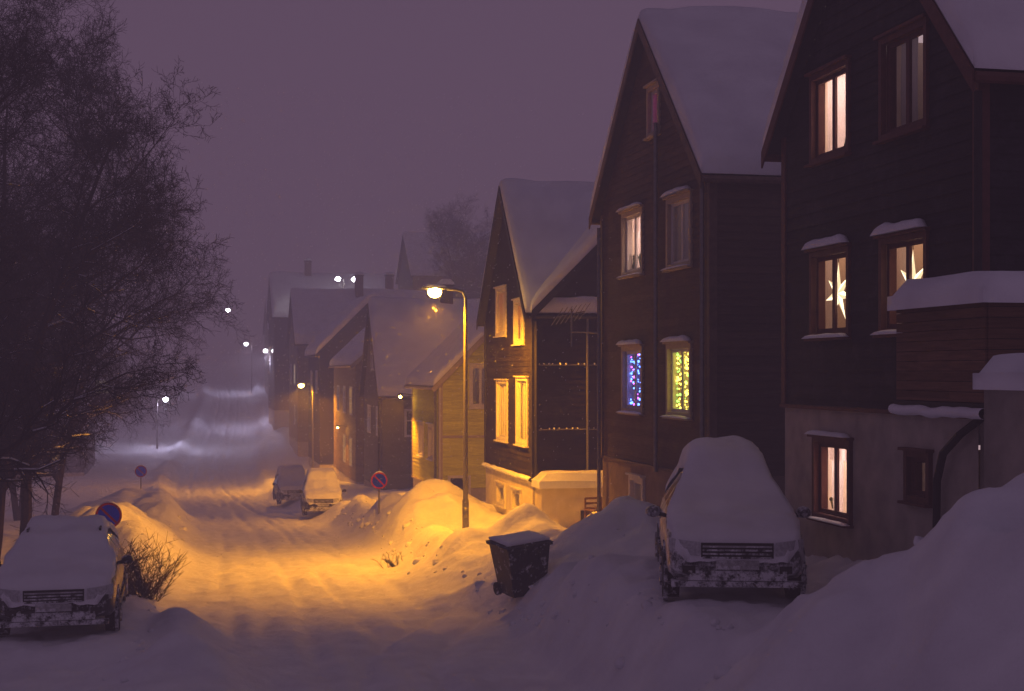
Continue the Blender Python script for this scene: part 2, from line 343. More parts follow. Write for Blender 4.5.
def window(mb,w,u0,u1,z0,z1,style,trim,sash,tw=.11,bars=1,tr=0):
    pr=.06
    w.box(mb,u0-tw,u0,z0-tw,z1+tw,-.02,pr,trim); w.box(mb,u1,u1+tw,z0-tw,z1+tw,-.02,pr,trim)
    w.box(mb,u0,u1,z1,z1+tw,-.02,pr-.003,trim); w.box(mb,u0,u1,z0-tw,z0,-.02,pr-.003,trim)
    w.box(mb,u0-tw-.04,u1+tw+.04,z1+tw,z1+tw+.04,-.02,pr+.06,trim)
    w.box(mb,u0-tw-.03,u1+tw+.03,z0-tw-.035,z0-tw,-.02,pr+.07,trim)
    for a,b,c,d in ((u0,u0+.02,z0,z1),(u1-.02,u1,z0,z1)): w.box(mb,a,b,c,d,-.16,-.021,sash)
    w.box(mb,u0+.02,u1-.02,z0,z0+.02,-.16,-.021,sash); w.box(mb,u0+.02,u1-.02,z1-.02,z1,-.16,-.021,sash)
    sw=.045
    nb=bars+1; W=(u1-u0-.04)/nb
    for i in range(nb):
        a=u0+.02+i*W; b=a+W
        w.box(mb,a,a+sw,z0+.02,z1-.02,-.07,-.03,sash); w.box(mb,b-sw,b,z0+.02,z1-.02,-.07,-.03,sash)
        w.box(mb,a+sw,b-sw,z0+.02,z0+.02+sw,-.07,-.033,sash); w.box(mb,a+sw,b-sw,z1-.02-sw,z1-.02,-.07,-.033,sash)
    mb.poly([w.P(u0,z0,-.05),w.P(u1,z0,-.05),w.P(u1,z1,-.05),w.P(u0,z1,-.05)],GLASS)
    e=.25;D=-1.4
    A=lambda u,z,n:w.P(u,z,n)
    a,b,c,d=u0-e,u1+e,z0-.35,z1+.12
    if style=='star': b=u1+.6 if u1<18.5 else u1+.9
    mb.poly([A(a,c,D),A(b,c,D),A(b,d,D),A(a,d,D)],ROOM)
    mb.poly([A(a,c,-.165),A(a,c,D),A(a,d,D),A(a,d,-.165)],ROOM); mb.poly([A(b,c,-.165),A(b,c,D),A(b,d,D),A(b,d,-.165)],ROOM)
    mb.poly([A(a,c,-.165),A(b,c,-.165),A(b,c,D),A(a,c,D)],ROOM)
    light={'curt':'pink','star':'warm','orange':'orange','dark':'dim','blue':'blue','yel':'yel','red':'red','vio':'vio','plants':'pink','base':'pink'}[style]
    mb.poly([A(a,d,-.165),A(b,d,-.165),A(b,d,-.4),A(a,d,-.4)],ROOM)
    mb.poly([A(a,d,-.4),A(b,d,-.4),A(b,d,D),A(a,d,D)],CEIL[light])
    wd=u1-u0; zc0,zc1=z0-.1,z1+.05
    if style=='curt':
        curtain(mb,w,u0-.05,u0+wd*.32,zc0,zc1,-.26,CURT); curtain(mb,w,u0+wd*.52,u1+.05,zc0,zc1,-.24,CURT)
        for i in range(7):
            c0=A(u0+wd*(.1+.1*i*.6),z0+.1,-.19); mb.tube(c0,c0+V((0,random.uniform(-.05,.05),random.uniform(.1,.3))),.02,.01,4,PLANT)
    elif style=='star':
        curtain(mb,w,u0-.05,u0+wd*.16,zc0,zc1,-.34,CURT); curtain(mb,w,u0+wd*.95,u1+.35,zc0,zc1,-.34,CURT)
        cu=u0+wd*.33+.18;cz=z0+(z1-z0)*.5; R=.46
        pts=[]
        for i in range(14):
            r=R if i%2==0 else R*.30
            t=math.pi/2+i*math.pi/7; 
            if i%2==0 and i not in(0,): r=R*random.uniform(.75,.95)
            pts.append((cu+r*math.cos(t)*1.25,cz+r*math.sin(t)))
        for i in range(14):
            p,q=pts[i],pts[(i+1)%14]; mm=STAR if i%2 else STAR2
            mb.poly([A(cu,cz,-.075),A(p[0],p[1],-.10),A(q[0],q[1],-.10)],mm)
            mb.poly([A(cu,cz,-.15),A(p[0],p[1],-.10),A(q[0],q[1],-.10)],mm)
        mb.tube(A(cu,cz+R,-.10),A(cu,z1+.1,-.10),.006,.006,4,DARK)
    elif style in('dark','red','vio'):
        cm=CURTD if style=='dark' else CURTP
        curtain(mb,w,u0-.05,u0+wd*.36,zc0,zc1,-.26,cm); curtain(mb,w,u0+wd*.64,u1+.05,zc0,zc1,-.26,cm)
    elif style in('orange','plants','base'):
        curtain(mb,w,u0-.05,u0+wd*.3,zc0,zc1,-.26,CURT); curtain(mb,w,u0+wd*.7,u1+.05,zc0,zc1,-.26,CURT)
        curtain(mb,w,u0-.05,u1+.05,z1-(z1-z0)*.25,zc1,-.22,CURT)
        if style=='base': curtain(mb,w,u0+wd*.3,u0+wd*.55,zc0,zc1,-.24,CURTP)
        for i in range(26 if style!='base' else 4):
            c0=A(u0+wd*random.random(),z0+.06,-.18); q=c0+V((0,random.uniform(-.12,.12),random.uniform(.05,.35)))
            mb.tube(c0,q,.012,.02,4,PLANT); mb.ball(q,.035,PLANT,5)
    elif style=='blue':
        curtain(mb,w,u0-.05,u1+.05,zc0,zc1,-.3,CURTD)
        for i in range(110):
            mb.ball(A(u0+(wd+.3)*random.random(),z0+(z1-z0)*random.random(),-.13),random.uniform(.012,.03),random.choice([LBLU,LBLU,LRED,LBLU]),4)
    elif style=='yel':
        curtain(mb,w,u0-.05,u1+.05,zc0,zc1,-.3,CURT)
        for i in range(11):
            for j in range(15):
                mb.ball(A(u0+(wd+.3)*(i+.5+.5*random.uniform(-.6,.6))/11,z0+(z1-z0)*(j+random.random())/15,-.13),random.uniform(.014,.034),random.choice([LYEL,LYEL,LGRN,LYEL]),4)
def caps(mb,w,wins,tw):
    for x in wins:
        if x[5]:
            for zz,T in ((x[3]+tw+.04,.11*x[5]),(x[2]-tw,.05*x[5])):
                a,b=x[0]-tw-.02,x[1]+tw+.02
                def fn(u,v):
                    n=[-.0,.0,.05,.11,.13,.13][int(round(v*5))]; h=[0,1,1.15,.9,.4,0][int(round(v*5))]
                    e=math.sqrt(max(0,1-abs(2*u-1)**6)); uu=a+(b-a)*u
                    return w.P(uu,zz+T*h*e*(1+.3*nz(uu*3,zz)),n+.02)
                mb.grid(fn,14,5,SNOW)
def roofpart(root,axis,a0,a1,am,ze,zr,b0,b1,oh=.3,ohb=.25,T=.35,seed=0,b1f=None,a_from=None,trim=DARK,na=26,nb=24):
    s1=(zr-ze)/(am-a0); s2=(zr-ze)/(a1-am)
    def rz(a): return ze+(a-a0)*s1 if a<am else ze+(a1-a)*s2
    P=(lambda a,b,z:(b,a,z)) if axis=='X' else (lambda a,b,z:(a,b,z))
    A0=a0-oh if a_from is None else a_from; A1=a1+oh; B0=b0-ohb; B1=b1+ohb
    mb=MB(); th=.12
    if b1f is None:
        for p,q in ((A0,am),(am,A1)):
            c=[(p,B0,rz(p)),(q,B0,rz(q)),(q,B1,rz(q)),(p,B1,rz(p))]
            mb.hexa([P(a,b,z+.004) for a,b,z in c]+[P(a,b,z+th) for a,b,z in c],ROOF)
    for p,q in ((A0,am),(am,A1)):
        c=[(p,B0-.03,rz(p)-.16),(q,B0-.03,rz(q)-.16),(q,B0-.003,rz(q)-.16),(p,B0-.003,rz(p)-.16)]
        mb.hexa([P(a,b,z) for a,b,z in c]+[P(a,b,z+.16+th-.02) for a,b,z in c],trim)
    if b1f is None:
        for a in (A0,A1):
            mb.tube(P(a,B0,rz(a)+.02),P(a,B1,rz(a)+.02),.07,.07,8,trim,True)
    mb.build('roof',root)
    sn=MB()
    an=[]
    for p,q in ((A0+.0,am),(am,A1-.0)):
        for i in range(na//2+1):
            t=i/(na//2); t=.5-.5*math.cos(math.pi*t); an.append(p+(q-p)*t)
    an=sorted(set(round(x,4) for x in an)); n=len(an)
    def fn(u,v):
        i=int(round(u*(n+1)))-1; sk=i<0 or i>=n; i=min(max(i,0),n-1); a=an[i]
        j=int(round(v*(nb+2)))-1; sk=sk or j<0 or j>nb; j=min(max(j,0),nb)
        tb=.5-.5*math.cos(math.pi*j/nb)
        BB=B1 if b1f is None else b1f(a)
        b=B0+(BB-B0)*tb
        base=rz(a)+th
        if sk: return P(a,b,base-.05)
        da=min(a-A0,A1-a); db=b-B0 if b1f else min(b-B0,B1-b)
        f=(.5+.5*math.sqrt(max(0,1-(1-min(1,da/.35))**2)))*(.6+.4*math.sqrt(max(0,1-(1-min(1,db/.25))**2)))
        rd=-.18*math.exp(-((a-am)/.35)**2)*min(1,s1)
        lip=.09*nz(b*.9,a,seed)
        return P(a,b,base+(T*1.15+.14*nz(a*.5+seed,b*.5,seed)+.05*nz(a*2,b*2,seed))*f+rd+lip*f)
    sn.grid(fn,n+1,nb+2,SNOW)
    sn.build('roof_snow',root,smooth=True)
    return rz
def house(name,x0,x1,y0,y1,zb,zf,ze,zr,axis,mat,board,fmat,wW=[],wS=[],trim=DARK,sash=TRIMW,wtrim=TRIMR,T=.35,cross=None,tw=.1,simple=False,chim=None,oh=.3):
    r=empty(name); mb=MB(); ww=Wall((x0,0,0),(0,1,0),(-1,0,0)); ws=Wall((0,y0,0),(1,0,0),(0,-1,0))
    ww2=Wall((x0-.03,0,0),(0,1,0),(-1,0,0))
    up=[w for w in wW if w[3]>zf]; lo=[w for w in wW if w[3]<=zf]
    gW=zr if axis=='X' else None; gS=zr if axis=='Y' else None
    wallface(mb,ww,y0,y1,zf,ze,gW,up,mat,board)
    ups=[w for w in wS if w[3]>zf]; los=[w for w in wS if w[3]<=zf]
    if cross: wallface(mb,ws,x0,cross[1],zf,ze,cross[2],ups,mat,board,um=cross[0]); 
    else: wallface(mb,ws,x0,x1,zf,ze,gS,ups,mat,board)
    mb.poly([(x1,y0,zb),(x1,y1,zb),(x1,y1,ze),(x1,y0,ze)] if axis=='Y' else [(x1,y0,zb),(x1,y1,zb),(x1,y1,ze),(x1,(y0+y1)/2,zr),(x1,y0,ze)],mat)
    mb.poly([(x0,y1,zb),(x1,y1,zb),(x1,y1,ze),(x0,y1,ze)] if axis=='X' else [(x0,y1,zb),(x1,y1,zb),(x1,y1,ze),((x0+x1)/2,y1,zr),(x0,y1,ze)],mat)
    if cross and cross[1]<x1: mb.poly([(cross[1],y0,zb),(x1,y0,zb),(x1,y0,ze),(cross[1],y0,ze)],mat)
    if not simple:
        for (ux,uy) in ((x0,y0),(x0,y1)):
            s=-1 if uy==y0 else 1
            mb.box((ux-.045,min(uy+s*.045,uy-s*.1),zf),(ux+.0,max(uy+s*.045,uy-s*.1),ze-.05),trim)
        mb.box((x0+.001,y0-.046,zf),(x0+.1,y0-.0,ze-.05),trim)
        mb.box((x0-.07,y0-.07,zf-.06),(x0-.002,y1+.05,zf-.004),trim)
    mb.build('walls',r)
    fb=MB()
    wallface(fb,ww,y0+.04,y1,zb,zf-.002,None,lo,fmat,0); wallface(fb,ws,x0+.0,x1,zb,zf-.002,None,los,fmat,0)
    fb.build('foundation',r)
    wb=MB()
    for i,(w,lst) in enumerate(((ww,wW),(ws,wS))):
        for x in lst:
            if simple:
                w.box(wb,x[0]-.12,x[1]+.12,x[2]-.12,x[3]+.12,-.03,.04,wtrim)
                st={'o':PANE_O,'w':PANE_W,'d':CGL}[x[4]]
                w.box(wb,x[0],x[1],x[2],x[3],-.02,.045,st)
                um=(x[0]+x[1])/2; w.box(wb,um-.04,um+.04,x[2],x[3],.02,.06,wtrim); zt=x[2]+(x[3]-x[2])*.6; w.box(wb,x[0],um-.04,zt-.03,zt+.03,.02,.058,wtrim); w.box(wb,um+.04,x[1],zt-.03,zt+.03,.02,.058,wtrim)
            else: window(wb,w,x[0],x[1],x[2],x[3],x[4],wtrim if x[3]>zf else sash,sash,tw,bars=x[6] if len(x)>6 else 1)
    if wb.v: wb.build('windows',r)
    if not simple:
        cb=MB(); caps(cb,ww2,wW,tw); 
        if cb.v: cb.build('window_snow',r,smooth=True)
    if axis=='X': roofpart(r,'X',y0,y1,(y0+y1)/2,ze,zr,x0,x1,T=T,seed=len(name),trim=trim,oh=oh)
    else: roofpart(r,'Y',x0,x1,(x0+x1)/2,ze,zr,y0,y1,T=T,seed=len(name),trim=trim,oh=oh)
    if cross:
        k=(zr-ze)/((y1-y0)/2)
        c0,c1,cz=cross
        def b1f(a):
            za=ze+(a-x0)*(cz-ze)/(c0-x0) if a<c0 else ze+(c1-a)*(cz-ze)/(c1-c0)
            return y0+max(.02,(za-ze)/k)
        roofpart(r,'Y',x0,c1,c0,ze,cz,y0,y1,T=T,seed=3,b1f=b1f,a_from=x0-.1,trim=trim)
    if chim:
        for (cx,cy,cz) in chim:
            c=MB(); c.box((cx-.35,cy-.35,cz-3),(cx+.35,cy+.35,cz),BRICK); c.box((cx-.42,cy-.42,cz),(cx+.42,cy+.42,cz+.12),ROOF)
            snowcap(c,cx-.4,cx+.4,cy-.4,cy+.4,lambda x,y:cz+.12,.3,5,5); c.build('chimney',r)
    return r,ww,ws
h4,ww4,ws4=house('dark_wooden_house',9.05,17.5,15.3,21.07,-4,-.5,3.75,6.95,'X',BLK,.2,CONC,
  wW=[(18.78,19.95,3.2,4.38,'curt',0),(16.56,17.7,3.2,4.42,'dark',0),(18.78,19.95,.58,1.72,'star',1.1),(16.56,17.7,.58,1.72,'star',1.1),
      (18.75,19.85,-2.1,-1.05,'base',.5),(16.5,17.0,-1.6,-1.1,'dark',0,0)],wtrim=TRIMR,sash=TRIMR,T=.42,trim=TRIMR,tw=.08)
h3,ww3,ws3=house('brown_wooden_house',9.05,19,24.4,31.5,-5,-1.9,3.65,7.15,'X',BRN,.15,CONCB,
  wW=[(28.45,29.75,2.15,3.35,'plants',.6),(25.45,26.7,2.1,3.3,'dark',.8),(28.45,29.75,-.78,.45,'blue',.8),(25.45,26.7,-.78,.45,'yel',.8),
      (27.35,27.95,4.9,5.75,'vio',0,0),(28.4,29.2,-3.2,-2.3,'dark',0,0)],wtrim=TRIMY,sash=TRIMW,T=.42,trim=BTRIM,oh=.2)
h2,ww2_,ws2=house('dark_gabled_house',9.05,20,38.5,45.2,-6,-3.0,1.7,5.5,'X',DKB,.16,CONCW,
  wW=[(42.0,43.3,1.2,2.5,'red',0),(39.6,40.7,.9,2.0,'red',0),(41.8,43.2,-2.0,-.35,'orange',0),(39.1,40.4,-2.0,-.25,'orange',0),
      (42.2,43.2,-4.0,-3.5,'dark',0,0),(40.0,41,-4.0,-3.5,'dark',0,0)],
  wtrim=TRIMW,sash=TRIMW,T=.3,cross=(12.7,16.4,5.35),trim=DARK,oh=.15)
h1,_,_=house('yellow_wooden_house',9.05,17.05,54.2,61.3,-7,-4.5,-.35,3.65,'Y',YEL,.16,CONC,
  wW=[(55.6,56.7,-3.4,-2.2,'dark',.4),(58.2,59.3,-3.4,-2.2,'orange',.4)],
  wS=[(10.3,11.0,-1.3,.2,'dark',0)],wtrim=TRIMW,sash=TRIMW,T=.25,trim=TRIMY)
hg,_,_=house('grey_gabled_house',9.05,21,72,80,-9,-6,-1.0,3.6,'X',GRY,.18,CONC,
  wW=[(73,74.2,-3.2,-1.9,'d',0),(77,78.2,-3.2,-1.9,'d',0),(75.3,76.5,.2,1.5,'d',0)],wS=[(10.3,11.3,-3.2,-2,'d',0)],wtrim=TRIMW,simple=True,T=.4,chim=[(13,76,4.6)],trim=GRY)
hb,_,_=house('tan_wooden_house',9.0,16.5,84,98,-10,-6.5,.6,3.9,'Y',TAN,.18,CONCW,
  wW=[(86,87.3,-2.5,-1,'o',0),(90,91.3,-2.5,-1,'d',0),(94,95.3,-2.5,-1,'d',0),(86,87.3,-5.6,-4.1,'o',0),(90,91.3,-5.6,-4.1,'o',0)],wtrim=TRIMW,simple=True,T=.35,trim=TRIMY)
hc,_,_=house('brown_gabled_house',8.6,16.6,105,116,-10,-6.8,1.5,5.5,'Y',DKB,.18,CONC,
  wW=[(107,108.4,-1.5,0,'d',0),(112,113.4,-1.5,0,'d',0)],wS=[(10,11,-.8,.7,'d',0)],wtrim=TRIMW,simple=True,T=.5)
hd,_,_=house('grey_gabled_house',8.2,20,123,135,-10,-6,2.5,7.0,'X',GRY,.18,CONC,wW=[(126,127.4,-1,.6,'w',0),(131,132.4,-1,.6,'d',0),(126,127.4,-4.5,-3,'d',0)],wtrim=TRIMW,simple=True,T=.5,chim=[(14,128,8.6),(17,130,8.8)])
he,_,_=house('tall_dark_house',7.6,20,150,163,-10,-4,5.8,10.3,'X',DKB,.18,CONC,wW=[(153,154.5,1,2.6,'d',0),(159,160.5,1,2.6,'o',0)],wtrim=TRIMW,simple=True,T=.5,chim=[(11.5,156,12)])
hf,_,_=house('grey_gabled_house',9,20,190,205,-6,-2,5.5,9.5,'X',GRY,.18,CONC,wW=[(193,195,1,3,'w',0)],wtrim=TRIMW,simple=True,T=.5)
hh,_,_=house('hilltop_house',19.2,30,130,140,0,4,9,13,'X',DKB,.18,CONC,wtrim=TRIMW,simple=True,T=.4)
hl,_,_=house('low_wooden_house',-22,-9,118,130,-11,-8,-4.8,-2.2,'X',DKB,.18,CONC,wS=[(-12,-10.6,-7,-5.8,'o',0),(-15,-13.6,-7,-5.8,'o',0)],wtrim=TRIMW,simple=True,T=.4)
hl2,_,_=house('low_wooden_house',-20,-8,175,188,-9,-5,.5,4.5,'Y',GRY,.18,CONC,wS=[(-12,-10.6,-2.5,-1,'w',0)],wtrim=TRIMW,simple=True,T=.4)

mb=MB()
for (x,y,z0,z1) in ((8.93,27.25,-2,5.0),(8.93,24.55,-2.6,3.5),(8.93,31.4,-3.6,3.3)): mb.tube((x,y,z0),(x,y,z1),.045,.045,8,METAL)
mb.build('drainpipes',h3)
mb=MB()
mb.tube((8.93,15.15,-.6),(8.93,15.15,3.3),.05,.05,8,DARK); 
pts=[(9.0,15.2,-.55),(8.9,15.5,-.75),(8.9,15.9,-1.0),(8.93,16.1,-1.35),(8.95,16.15,-2.0)]
for p,q in zip(pts,pts[1:]): mb.tube(p,q,.05,.05,8,DARK)
mb.build('drainpipes',h4)
mb=MB(); X0,X1,Y0,Y1=8.2,12,13.75,15.75
for i in range(10):
    z=-.33+i*.115
    mb.box((X0,Y0+.02,z),(X0+.025,Y1,z+.108),WOOD); mb.box((X0+.03,Y0,z),(X1,Y0+.025,z+.108),WOOD); mb.box((X0+.03,Y1-.025,z),(9.0,Y1,z+.108),WOOD)
mb.box((X0-.03,Y0-.03,.83),(X1,Y0+.12,.88),DARK); mb.box((X0-.03,Y0+.123,.83),(X0+.12,Y1+.03,.88),DARK)
mb.box((X0-.02,Y0-.02,-.46),(X1,Y1+.02,-.34),DARK)
for p in ((X0+.06,Y0+.05),(X0+.06,Y1-.15),(X0+1.6,Y0+.05)): mb.box((p[0],p[1],-.34),(p[0]+.1,p[1]+.1,.82),DARK)
mb.build('balcony',h4)
mb=MB()
snowcap(mb,X0-.08,X1,Y0-.08,Y1+.08,lambda x,y:.75,.34,20,16,seed=4,e=.15)
def strp(u,v):
    y=Y0-.02+(Y1-Y0+.04)*u; a=math.pi*v; return (X0-.03-.07*math.sin(a),y,-.45+.06*math.cos(a)+.03*nz(y*3,1))
mb.grid(strp,16,6,SNOW)
mb.build('balcony_snow',h4,smooth=True)
mb=MB(); mb.box((7.85,12.4,-3),(11,13.2,-.15),CONC); snowcap(mb,7.78,11,12.3,13.3,lambda x,y:-.17,.36,20,8,seed=9,e=.2)
mb.build('porch_wall',smooth=True,bevel=.02)
mb=MB(); mb.box((9.1,37.7,-6),(15,38.46,-3.15),CONCW); snowcap(mb,9.0,15,37.55,38.5,lambda x,y:-3.16,.42,24,8,seed=2,e=.2)
for i in range(2): mb.box((10.2+i*2,37.66,-4.2),(10.8+i*2,37.69,-3.8),DARK)
def led(u,v):
    y=38.5+6.7*u; a=math.pi*v; return (9.03-.12*math.sin(a),y,-3.0+.07*math.cos(a)+.03*nz(y*2,1))
mb.grid(led,30,6,SNOW); mb.build('annex',h2)
mb=MB()
for z in (-1.6,.2): mb.tube((9.2,38.44,z),(15,38.44,z),.02,.02,6,METAL)
for z in (-1.59,.21):
    for i in range(34): 
        if random.random()<.75: mb.ball((9.3+i*.17+random.uniform(-.05,.05),38.42,z+.02),random.uniform(.02,.035),SNOW,6)
mb.tube((9.12,38.4,-3),(9.12,38.4,1.4),.05,.05,8,DARK); mb.tube((10.6,38.42,-3),(10.6,38.42,1.6),.035,.035,8,METAL)
mb.build('wall_rails',h2)
mb=MB(); mb.box((9.35,54.13,-6.2),(10.25,54.19,-4.0),TRIMW); mb.box((9.45,54.10,-6.2),(10.15,54.128,-4.1),CGL)
mb.box((9.1,54.14,-2.55),(17,54.172,-2.45),TRIMY); mb.box((9.02,54.14,-4.5),(9.06,54.19,-.5),TRIMW)
mb.build('door',h1)
mb=MB(); mb.tube((8.9,54.4,-5),(8.9,54.4,-.6),.05,.05,8,METAL); mb.build('drainpipe',h1)
mb=MB(); mb.tube((8.9,72.1,-6.5),(8.9,72.1,-1.2),.06,.06,8,DARK); mb.build('drainpipe',hg)
mb=MB(); mb.tube((9.05,31.5,.9),(8.6,32.6,.95),.02,.02,6,METAL); mb.tube((8.6,32.6,.6),(8.6,32.6,1.5),.02,.02,6,METAL)
mb.tube((8.2,32.4,1.3),(9.0,32.9,1.45),.015,.015,5,METAL)
for i in range(7):
    c=V((8.2,32.4,1.3)).lerp(V((9.0,32.9,1.45)),i/6); mb.tube(c+V((-.1,.16,-.2)),c+V((.1,-.16,.2)),.008,.008,4,METAL)
mb.build('tv_antenna',h3)

# ------------------------------------------------------------------ street lamps
def lamp(x,y,zh,arm,lens,col,power,name='street_lamp',pr=.075,cone=172,lr=.14,blend=.2,tilt=0):
    g=H(x,y)-.2; r=empty(name,(x,y,g)); h=zh-g
    mb=MB(); mb.tube((0,0,0),(0,0,1.2),pr*1.25,pr*1.2,12,METAL); mb.tube((0,0,1.2),(0,0,h-.1),pr*.95,pr*.62,12,METAL)
    mb.box((-.05,-pr*1.4,.7),(.05,-pr*1.1,1.0),METAL)
    pts=[(0,0,h-.1),(arm*.08,0,h+.08),(arm*.3,0,h+.13),(arm*.6,0,h+.15)]
    for p,q in zip(pts,pts[1:]): mb.tube(p,q,pr*.55,pr*.5,8,METAL)
    mb.build('pole',r,smooth=True)
    hd=MB(); s=1 if arm>0 else -1; a0=arm-.35*s; a1=arm+.35*s
    def fn(u,v):
        t=2*math.pi*v; w=.13*math.sin(math.pi*min(1,max(.0,.08+u*.84)))**.5
        return (a0+(a1-a0)*u,w*math.cos(t),h+.15+(.085 if math.sin(t)>0 else .02)*math.sin(t)*(1 if 0<u<1 else 0)*math.sin(math.pi*(.1+.8*u))**.5)
    hd.grid(fn,10,12,METAL); hd.build('lamp_head',r,smooth=True)
    ln=MB(); ln.ball((arm,0,h+.06),lr,lens,12,.8); ln.build('lens',r,smooth=True)
    sc=MB(); snowcap(sc,min(a0,a1)+.05,max(a0,a1)-.05,-.1,.1,lambda x,y:h+.2,.08,8,5); sc.build('lamp_snow',r,smooth=True)
    L=bpy.data.lights.new('lamp_light','SPOT'); L.color=col; L.energy=power; L.shadow_soft_size=.14; L.spot_size=math.radians(cone); L.spot_blend=blend
    o=bpy.data.objects.new('lamp_light',L); S.collection.objects.link(o); o.parent=r; o.location=(arm,0,h-.2); o.rotation_euler=(math.radians(tilt),0,0)
    return r
OR=(1,.36,.006); WH=(.74,.66,1)
lamp(7.05,38,2.1,-.85,L_OR,OR,5400,lr=.19,cone=164,blend=.4,tilt=13)
lamp(7.7,100,-1.0,-.8,L_OR,OR,5000,lr=.2)
lamp(7.9,160,2.3,-.8,L_WH,WH,2800,lr=.25)
lamp(7.2,205,3.9,-.8,L_WH,WH,2200,lr=.3)
lamp(7.5,290,12.3,-2.0,L_WH,WH,3500,lr=.5)
lamp(-4.0,141,-2.7,.8,L_WH,WH,1300,lr=.28)
lamp(14.6,148,9.6,-.6,L_WH,(1,.9,.8),400,lr=.3); lamp(16.3,148,9.6,-.6,L_WH,(1,.9,.8),400,lr=.3)
def wall_lantern(x,y,z,p):
    r=empty('wall_lantern',(x,y,z)); mb=MB(); mb.tube((0,0,0),(-.6,0,.08),.02,.02,6,DARK); mb.tube((-.6,0,-.02),(-.6,0,.1),.13,.03,8,DARK); mb.ball((-.6,0,-.07),.06,L_OR,8)
    mb.build('lantern_body',r,smooth=True)
    L=bpy.data.lights.new('lantern_light','SPOT'); L.color=OR; L.energy=p; L.shadow_soft_size=.08; L.spot_size=math.radians(150); L.spot_blend=.4
    o=bpy.data.objects.new('lantern_light',L); S.collection.objects.link(o); o.parent=r; o.location=(-.6,0,-.2); o.rotation_euler=(0,math.radians(38),0)
wall_lantern(9.0,89,-3.4,500); wall_lantern(9.05,61.0,-1.0,1900)  # yellow-house lantern is an addition, put in for the orange pool on the road

# ------------------------------------------------------------------ signs
def sign(x,y,zc,R=.3,tilt=0):
    g=H(x,y)-.3; r=empty('traffic_sign',(x,y,g)); h=zc-g; mb=MB()
    mb.tube((0,0,0),(tilt,0,h+R),.03,.03,8,METAL,True)
    cx=tilt
    def disc(r0,r1,yy,m,n=28):
        mb.grid(lambda u,v:(cx+(r0+(r1-r0)*v)*math.cos(2*math.pi*u),yy,h+(r0+(r1-r0)*v)*math.sin(2*math.pi*u)),n,1,m)
    mb.tube((cx,-.045,h),(cx,-.033,h),R,R,28,METAL,True)
    disc(0.001,R*.82,-.049,BLUE); disc(R*.82,R*.98,-.051,RED)
    d=V((.7071,0,-.7071)); p=V((.7071,0,.7071))*R*.08; c=V((cx,-.054,h)); mb.poly([c-d*R*.82+p,c+d*R*.82+p,c+d*R*.82-p,c-d*R*.82-p],RED)
    mb.build('sign_face',r)
    sc=MB(); 
    sc.grid(lambda u,v:(cx+R*.8*(2*u-1),-.05+.06*v,h+R*math.sqrt(max(0,1-(.8*(2*u-1))**2))+.04*math.sin(math.pi*v)*math.sin(math.pi*u)),10,4,SNOW); sc.build('sign_snow',r,smooth=True)
sign(-2.05,34,-3.3); sign(-2.9,74,-5.0); sign(6.05,49,-3.75,.29)

